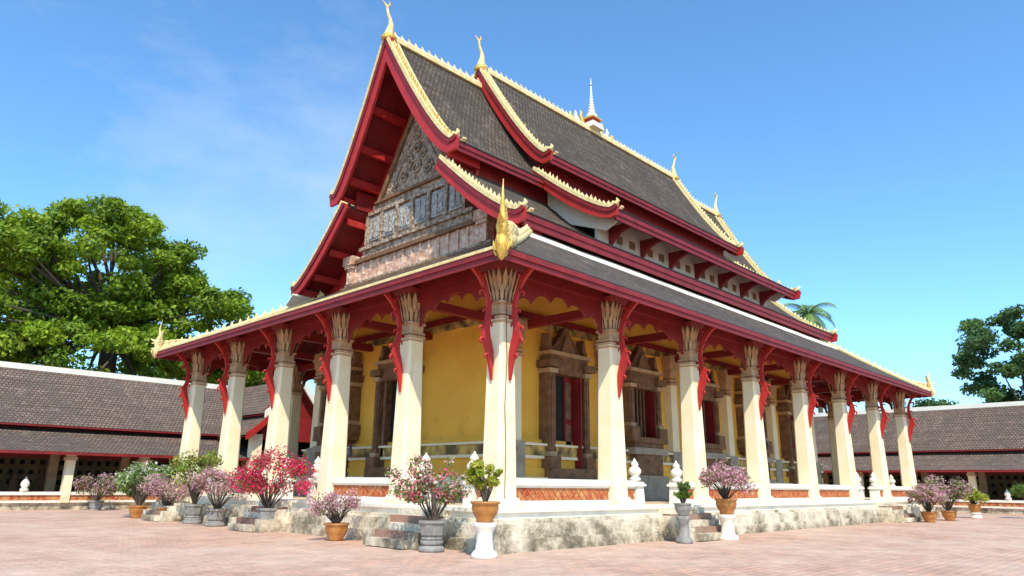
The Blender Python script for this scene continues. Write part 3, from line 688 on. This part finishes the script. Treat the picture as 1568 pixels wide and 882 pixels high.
# ------------------------------------------------------------------ galleries
def gallery(name,P,length0,length1,gate=None):
    g=empty(name)
    def bx(m,a0,a1,b0,b1,z0,z1,mt):
        m.hexa([P(a0,b0,z0),P(a1,b0,z0),P(a1,b1,z0),P(a0,b1,z0),P(a0,b0,z1),P(a1,b0,z1),P(a1,b1,z1),P(a0,b1,z1)],mt)
    def slope(m,b0,z0,b1,z1,mt,n=4,a0=length0,a1=length1):
        LL=math.hypot(b1-b0,z1-z0)
        na=int((a1-a0)/3.0)
        wz=[rng.normal()*.03 for _ in range(na+1)]
        for i in range(na):
            for j in range(n):
                t0,t1=j/n,(j+1)/n
                sag=lambda t,k:-.12*math.sin(math.pi*t)+wz[k]*math.sin(math.pi*t)
                A0=a0+(a1-a0)*i/na; A1=a0+(a1-a0)*(i+1)/na
                q=[P(A0,b0+(b1-b0)*t0,z0+(z1-z0)*t0+sag(t0,i)),P(A1,b0+(b1-b0)*t0,z0+(z1-z0)*t0+sag(t0,i+1)),P(A1,b0+(b1-b0)*t1,z0+(z1-z0)*t1+sag(t1,i+1)),P(A0,b0+(b1-b0)*t1,z0+(z1-z0)*t1+sag(t1,i))]
                m.face(q,mt,[(A0,t0*LL),(A1,t0*LL),(A1,t1*LL),(A0,t1*LL)])
                q2=[(x,y,z-.12) for x,y,z in q]; m.face(q2[::-1],maroon)
    m=MB()
    slope(m,-.8,2.85,3.2,4.26,tile2); slope(m,2.5,4.35,7,7.9,tile2,6); slope(m,12.5,3.6,7,7.9,tile2)
    m.obj('roof',g)
    m=MB()
    bx(m,length0,length1,-.86,-.80,2.70,2.84,redw); bx(m,length0,length1,2.42,2.5,4.24,4.33,redw); bx(m,length0,length1,3.0,3.2,2.6,4.2,redw)
    bx(m,length0,length1,6.75,7.25,7.72,8.05,white)
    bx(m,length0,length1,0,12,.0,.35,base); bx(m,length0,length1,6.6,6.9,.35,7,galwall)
    bx(m,length0,length1,-.12,.12,.35,.46,white); bx(m,length0,length1,-.08,.08,.46,.72,cred); bx(m,length0,length1,-.14,.14,.72,.88,white)
    n=int((length1-length0)/3.6)
    for i in range(n+1):
        a=length0+(length1-length0)*i/n
        bx(m,a-.2,a+.2,-.2,.2,.352,2.75,cream); bx(m,a-.26,a+.26,-.26,.26,2.45,2.62,capm)
        am=a+1.8; x,y,_=P(am,0,0)
        m.lathe(x,y,[(.17,.88),(.2,1.0),(.12,1.08),(.2,1.2),(.18,1.34),(.06,1.5),(.01,1.62)],white,10)
        bx(m,a-.22,a+.22,2.9,3.25,.352,4.0,capm)
    k=int((length1-length0)/.5)
    for i in range(k):
        a=length0+(i+.5)*(length1-length0)/k
        for z in (1.2,1.75,2.3):
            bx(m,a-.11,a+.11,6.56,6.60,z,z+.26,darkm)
    for i in range(int((length1-length0)/1.3)):
        a=length0+(i+.5)*1.3; x,y,_=P(a,5.4,0); sc=.8+.4*rng.random()
        m.lathe(x,y,[(r_*sc,.35+h_*sc) for r_,h_ in ((.34,0),(.40,.35),(.44,.5),(.40,.62),(.24,.72),(.24,.95),(.27,1.15),(.10,1.22),(.14,1.34),(.12,1.48),(.02,1.62))],(brownc,gold,capd)[i%3],10)
    m.obj('walls_and_columns',g)
    if gate is not None:
        m=MB()
        ap=8.0
        for sg in (-1,1):
            n=8
            for (o0,o1,z0,z1,b0) in ((0,2.2,ap,5.6,-1.2),(1.9,3.4,5.5,4.2,-1.5)):
                for j in range(n):
                    a0,c0=prof(o0,o1,z0,z1,j/n); a1,c1=prof(o0,o1,z0,z1,(j+1)/n)
                    q=[P(gate+sg*a0,b0,c0),P(gate+sg*a1,b0,c1),P(gate+sg*a1,7,c1),P(gate+sg*a0,7,c0)]
                    m.face(q,tile2,[(0,j*.35),(0,j*.35+.35),(8.2,j*.35+.35),(8.2,j*.35)])
                    m.face([(x,y,z-.12) for x,y,z in q[::-1]],redw)
                top=[P(gate+sg*prof(o0,o1,z0,z1,j/n)[0],b0-.05,prof(o0,o1,z0,z1,j/n)[1]+.15) for j in range(n+1)]
                bot=[P(gate+sg*prof(o0,o1,z0,z1,j/n)[0],b0-.05,prof(o0,o1,z0,z1,j/n)[1]-.30) for j in range(n+1)]
                v=Vector(P(0,.12,0))-Vector(P(0,0,0)); m.strip(top,bot,v,white if o0==0 else redb)
        m.face([P(gate-2,-.5,4.0),P(gate+2,-.5,4.0),P(gate+2,-.5,5.8),P(gate,-.5,7.7),P(gate-2,-.5,5.8)],redw)
        for sg in (-1,1): bx(m,gate+sg*2.4-.3,gate+sg*2.4+.3,-1.0,-.4,0,4.3,cream)
        m.obj('gate_porch',g)
    return g
gallery('cloister_gallery',lambda a,b,z:(a,30+b,z),-45,45.5,gate=10.5)
gallery('cloister_gallery',lambda a,b,z:(46+b,a,z),-60,29.5,gate=None)
# ------------------------------------------------------------------ ground
m=MB(); m.face([(-900,-900,0),(900,-900,0),(900,900,0),(-900,900,0)],paving); m.obj('ground')
# ------------------------------------------------------------------ foliage
def leaves(name,centers,radii,n,size,cols,parent=None,flat=.75,colvar=.25):
    V=[];Cc=[]
    for ci,(c,r) in enumerate(zip(centers,radii)):
        d=rng.normal(size=(n,3)); d/=np.linalg.norm(d,axis=1)[:,None]
        rr=rng.random(n)**.45*r; p=np.array(c)+d*rr[:,None]*np.array([1,1,flat])
        nrm=d*.6+rng.normal(size=(n,3))*.6+np.array([0,0,.5]); nrm/=np.linalg.norm(nrm,axis=1)[:,None]
        a=np.cross(nrm,rng.normal(size=(n,3))); a/=np.linalg.norm(a,axis=1)[:,None]; b=np.cross(nrm,a)
        s=size*(.6+.8*rng.random(n))[:,None]
        q=np.stack([p-a*s,p+b*s*.5,p+a*s,p-b*s*.5],1); V.append(q.reshape(-1,3))
        base_=np.array(cols[rng.integers(len(cols))])*(1-colvar+2*colvar*rng.random())
        pick=np.array(cols)[rng.integers(len(cols),size=n)]
        col=(base_*.5+pick*.5)*(.8+.4*rng.random(n))[:,None]
        Cc.append(np.repeat(col,4,axis=0))
    V=np.concatenate(V);Cc=np.concatenate(Cc); nv=len(V); nf=nv//4
    me=D.meshes.new(name); me.vertices.add(nv); me.vertices.foreach_set('co',V.astype(np.float32).ravel())
    me.loops.add(nv); me.loops.foreach_set('vertex_index',np.arange(nv,dtype=np.int32))
    me.polygons.add(nf); me.polygons.foreach_set('loop_start',np.arange(0,nv,4,dtype=np.int32)); me.polygons.foreach_set('loop_total',np.full(nf,4,dtype=np.int32))
    me.update(); me.validate()
    at=me.color_attributes.new('Col','FLOAT_COLOR','POINT'); at.data.foreach_set('color',np.concatenate([Cc,np.ones((nv,1))],1).astype(np.float32).ravel())
    me.materials.append(leaf); o=D.objects.new(name,me); S.collection.objects.link(o); o.parent=parent; return o
def tree(name,x,y,h,lobes,n_cl,per,size,cols,r_tr=.6,clr=(1.3,2.4),seed=1):
    global rng
    keep=rng; rng=np.random.default_rng(seed)
    t=empty(name); m=MB()
    cen=[];rad=[]
    for (lx,ly,lz,rx,ry,rz,frac) in lobes:
        for i in range(int(n_cl*frac)):
            d=rng.normal(size=3); d/=np.linalg.norm(d); q=(.5+.5*rng.random()**.5)*(.9+.25*rng.random())
            cen.append((x+lx+d[0]*rx*q,y+ly+d[1]*ry*q,lz+d[2]*rz*q)); rad.append(clr[0]+(clr[1]-clr[0])*rng.random())
    fork=lobes[0][2]-lobes[0][5]*.75
    m.tube([(x,y,0),(x+.2,y,fork*.5),(x,y+.2,fork)],[r_tr*1.3,r_tr,r_tr*.8],bark,10)
    for i in range(0,len(cen),4):
        c=Vector(cen[i]); s=Vector((x,y,fork)); mid=s.lerp(c,.5)+Vector((rng.normal()*.5,rng.normal()*.5,-.6))
        m.tube([s,mid,c],[r_tr*.42,r_tr*.2,.04],bark,6)
    m.obj('trunk_and_limbs',t)
    leaves('crown',cen,rad,per,size,cols,t,flat=.55)
    rng=keep
G1=[(.28,.40,.02),(.36,.48,.025),(.19,.30,.018),(.12,.21,.018)]
G2=[(.08,.17,.045),(.13,.23,.055),(.06,.12,.03)]
tree('broadleaf_tree',4.5,48,24,[(-1.5,0,17.6,7,6,5.2,.30),(5,0,15.0,5,5,4,.17),(-9,0,15,6,5,5.6,.22),(10.3,0,11.4,3.6,3.5,2.3,.09),(-1,-1,10.5,11,5,2.6,.22)],390,330,.20,G1,.7,(.8,1.8),3)
tree('broadleaf_tree',78,.5,18,[(0,0,14,5.5,5.5,6.3,.6),(2,-4,11,4,4,4,.4)],150,320,.22,G2,.5,(.9,1.7),4)
tree('broadleaf_tree',70,8.5,9,[(0,0,8.4,3.5,3,1.8,1)],30,240,.18,G2,.3,(.7,1.3),5)
# palm
pt=empty('palm_tree'); m=MB(); px_,py_=58,14.2
m.tube([(px_,py_,0),(px_+.3,py_,9),(px_,py_+.2,18.4)],[.32,.24,.18],bark,9); m.obj('trunk',pt)
m=MB()
gp=simple('palm_green',(.12,.22,.05),(.19,.30,.07),3,.6)
for i in range(22):
    az=i*2.399; el=math.radians(68-i*5.2); L_=3.1
    pts=[];p=Vector((px_,py_+.2,18.4))
    for j in range(9):
        pts.append(p.copy()); e=el-j*.22; p=p+Vector((math.cos(az)*math.cos(e),math.sin(az)*math.cos(e),math.sin(e)))*(L_/8)
    m.tube(pts,[.05]*8+[.02],gp,4)
    side=Vector((-math.sin(az),math.cos(az),0))
    for j in range(1,9):
        for sgn in (-1,1):
            for k in range(4):
                a=pts[j-1].lerp(pts[j],k/4); fwd=(pts[j]-pts[j-1]).normalized(); tip=a+side*sgn*(.85*math.sin(j/9*math.pi)+.15)+fwd*.35+Vector((0,0,-.35))
                m.face([a,a+fwd*.09,tip],gp)
m.obj('fronds',pt)
# ------------------------------------------------------------------ potted plants
LILAC=[(.68,.36,.42),(.78,.50,.52),(.56,.27,.32)]
MAG=[(.76,.025,.13),(.84,.07,.22),(.64,.02,.08)]
PW=[(.78,.30,.32),(.84,.72,.62),(.72,.05,.16)]
GR=[(.14,.23,.03),(.20,.31,.045),(.10,.16,.025)]
YG=[(.40,.42,.03),(.27,.34,.03),(.48,.44,.05)]
def pot(m,x,y,z,s,mt,style='bowl'):
    if style=='bowl': pr=[(.16,0),(.20,.02),(.19,.06),(.27,.18),(.31,.30),(.30,.38),(.34,.41),(.34,.45),(.29,.45),(.27,.40)]
    elif style=='box': pr=[(.24,0),(.26,.04),(.22,.08),(.26,.12),(.29,.34),(.33,.38),(.33,.44),(.28,.44),(.27,.38)]
    else: pr=[(.2,0),(.26,.05),(.2,.1),(.3,.25),(.32,.42),(.36,.45),(.36,.5),(.30,.5)]
    m.lathe(x,y,[(a*s,z+b*s) for a,b in pr],mt,8 if style=='box' else 18,style!='box'); zt=z+pr[-1][1]*s
    m.lathe(x,y,[(pr[-1][0]*s*.99,zt-.03),(.02,zt+.01)],soil,12); return zt
def pedestal(m,x,y,h,mt,r=.26):
    pr=[(r*1.25,0),(r*1.25,.08),(r*1.1,.12),(r*.85,.18),(r*.75,h*.5),(r*.8,h*.75),(r*1.05,h-.1),(r*1.1,h-.06),(r*1.1,h)]
    m.lathe(x,y,pr,mt,16)
def plant(name,x,y,ht,w,fcols,fden,style='bowl',pm=terra,ped=0,pedm=white,ps=1.0,gcols=GR,spindly=False,lsz=.05,nl=60):
    o=empty(name); m=MB(); z=0
    if ped: pedestal(m,x,y,ped,pedm,.24*ps); z=ped
    zt=pot(m,x,y,z,ps,pm,style); m.obj('pot',o)
    ch=ht-zt; cen=[];rad=[]; m=MB()
    nb=20 if spindly else 26
    for i in range(nb):
        az=rng.random()*6.28; rr=w*.5*(.2+.8*rng.random()**.6); hz=zt+ch*(.38+.58*rng.random()*(1-.35*(rr/(w*.5))))
        c=(x+rr*math.cos(az),y+rr*math.sin(az),hz); s=Vector((x,y,zt-.05)); cc=Vector(c)
        mid=s.lerp(cc,.45)+Vector((rng.normal()*.05,rng.normal()*.05,ch*.12)); m.tube([s,mid,cc,cc+(cc-mid)*.35],[.02,.013,.007,.003],bark,5)
        cen.append(c); rad.append(w*(.09 if spindly else .15)*(.6+.7*rng.random()))
        if spindly:
            for q in (.5,.75): 
                p=mid.lerp(cc,q-.3); cen.append(tuple(p)); rad.append(w*.07)
    m.tube([(x,y,zt-.05),(x+.03,y,zt+ch*.25),(x,y+.03,zt+ch*.4)],[.05,.04,.025],bark,7)
    m.obj('stems',o)
    leaves('leaves',cen,rad,int(26 if spindly else nl),lsz,gcols,o,flat=.9)
    if fcols is not None and fden>0:
        leaves('blossoms',[(a,b,c+.02) for a,b,c in cen],[r*1.15 for r in rad],int(fden),lsz*.95,fcols,o,flat=.9,colvar=.15)
plant('potted_shrub',-1.85,-1.45,2.12,.72,None,0,'bowl',terra,.72,white,.95,YG,lsz=.05,nl=80)
plant('potted_bougainvillea',-1.75,.40,2.35,2.1,PW,26,'box',greypot,.25,greypot,1.0,GR,True,.045)
plant('potted_bougainvillea',-1.7,4.45,1.30,1.45,LILAC,70,'bowl',terra,0,white,1.0,GR,False,.035,20)
plant('potted_bougainvillea',-1.5,8.7,2.45,2.3,MAG,120,'box',greypot,.25,greypot,1.05,GR,False,.05,40)
plant('potted_bougainvillea',-1.5,12.3,2.1,1.8,LILAC,100,'box',greypot,.1,greypot,1.1,GR,False,.045,30)
plant('potted_shrub',-1.45,14.3,2.75,1.8,None,0,'box',greypot,.2,greypot,1.1,[(.26,.36,.05),(.17,.26,.03),(.40,.40,.09)],False,.06,90)
plant('potted_bougainvillea',-1.4,16.9,1.8,1.9,LILAC,100,'bowl',terra,0,white,1.1,GR,False,.045,30)
plant('potted_frangipani',-1.6,19.4,2.5,1.9,[(.8,.78,.7),(.8,.7,.6)],20,'bowl',terra,0,white,1.1,[(.16,.28,.05),(.22,.35,.08)],False,.075,60)
plant('potted_bougainvillea',-.5,28.4,1.8,1.9,LILAC,60,'box',greypot,0,white,1.1,GR,False,.06)
plant('potted_shrub',-.9,21.3,1.9,1.6,None,0,'box',teal,0,white,1.0,GR,False,.07)
plant('potted_shrub',5.3,-1.95,1.75,.5,None,0,'bowl',greypot,.72,greypot,.75,GR,True,.045)
plant('potted_bougainvillea',7.5,-2.1,2.2,1.5,LILAC,100,'bowl',terra,.72,white,1.0,GR,False,.045,30)
plant('potted_bougainvillea',26.5,-2.5,1.8,1.8,LILAC,85,'bowl',terra,0,white,1.1,GR,False,.055,40)
plant('potted_bougainvillea',29.6,-2.6,2.3,2.4,LILAC,60,'bowl',terra,0,white,1.1,GR,False,.06)
plant('potted_shrub',35.0,-2.6,1.6,1.3,None,0,'bowl',terra,.3,white,1.0,YG,False,.07)
plant('potted_shrub',37.5,-4.8,2.0,1.7,None,0,'box',greypot,.3,white,1.0,GR,False,.07)
for (x,y,T,Nn) in ((8.1,2.75,(1,0),(0,-1)),(2.75,11.0,(0,-1),(-1,0))):
    m=MB()
    m.obox((x,y),T,Nn,-.03,.03,-.03,.03,FL+.015,2.5,darkm); m.obox((x,y),T,Nn,-.2,.2,-.2,.2,FL+.013,FL+.05,darkm)
    m.obox((x,y),T,Nn,-.34,.34,.031,.06,2.42,2.92,redw); m.obox((x,y),T,Nn,-.30,.30,.061,.07,2.46,2.88,signm)
    for i in range(4): m.obox((x,y),T,Nn,-.22,.22-.05*(i%2),.071,.075,2.78-.08*i,2.80-.08*i,white)
    m.obj('information_sign')
# ------------------------------------------------------------------ sun, sky
a_=math.radians(222); az=(math.cos(a_)*1.0,math.sin(a_)*1.0)
az=(-.62,-.785); el=math.radians(50)
sd=Vector((az[0]*math.cos(el),az[1]*math.cos(el),math.sin(el))).normalized()
ld=D.lights.new('sun','SUN'); ld.energy=5.0; ld.angle=math.radians(.5); ld.color=(1,.92,.77)
lo=D.objects.new('sun',ld); S.collection.objects.link(lo); lo.rotation_euler=sd.to_track_quat('Z','Y').to_euler(); lo.location=(0,0,60)
w=D.worlds.new('World'); S.world=w; w.use_nodes=True; nt=w.node_tree; bg=nt.nodes['Background']
sky=N(nt,'ShaderNodeTexSky'); sky.sky_type='NISHITA'; sky.sun_disc=False; sky.sun_elevation=el; sky.sun_rotation=math.atan2(az[0],az[1])
sky.altitude=100; sky.air_density=1.0; sky.dust_density=.5; sky.ozone_density=1.2
tc=N(nt,'ShaderNodeTexCoord')
tint=mixc(nt,1.0,sky.outputs[0],(1.05,1.62,1.95),'MULTIPLY')
n1=noise(nt,1.5,10,.64,tc.outputs['Generated'],(1,1,2.4)); n2=noise(nt,.8,3,.5,tc.outputs['Generated'])
f1=ramp(nt,n1,[(.50,(0,0,0)),(.80,(.5,.5,.5))]); f2=ramp(nt,n2,[(.46,(0,0,0)),(.62,(1,1,1))])
mm=mixc(nt,1.0,f1,f2,'MULTIPLY')
col=mixc(nt,mm,tint,(6.0,6.6,6.9))
nt.links.new(col,bg.inputs[0]); bg.inputs[1].default_value=.15
# ------------------------------------------------------------------ camera
cam=D.cameras.new('camera'); co=D.objects.new('camera',cam); S.collection.objects.link(co); S.camera=co
cam.sensor_width=36; cam.lens=1088.94/1568*36; cam.clip_end=3000; cam.clip_start=.1
co.matrix_world=Matrix.Translation((-12.90,-12.94,1.5))@(Matrix.Rotation(.7725-math.pi/2,4,'Z')@Matrix.Rotation(math.pi/2+.2698,4,'X')@Matrix.Rotation(.0121,4,'Z'))
S.view_settings.view_transform='Standard'; S.view_settings.look='None'; S.view_settings.exposure=0
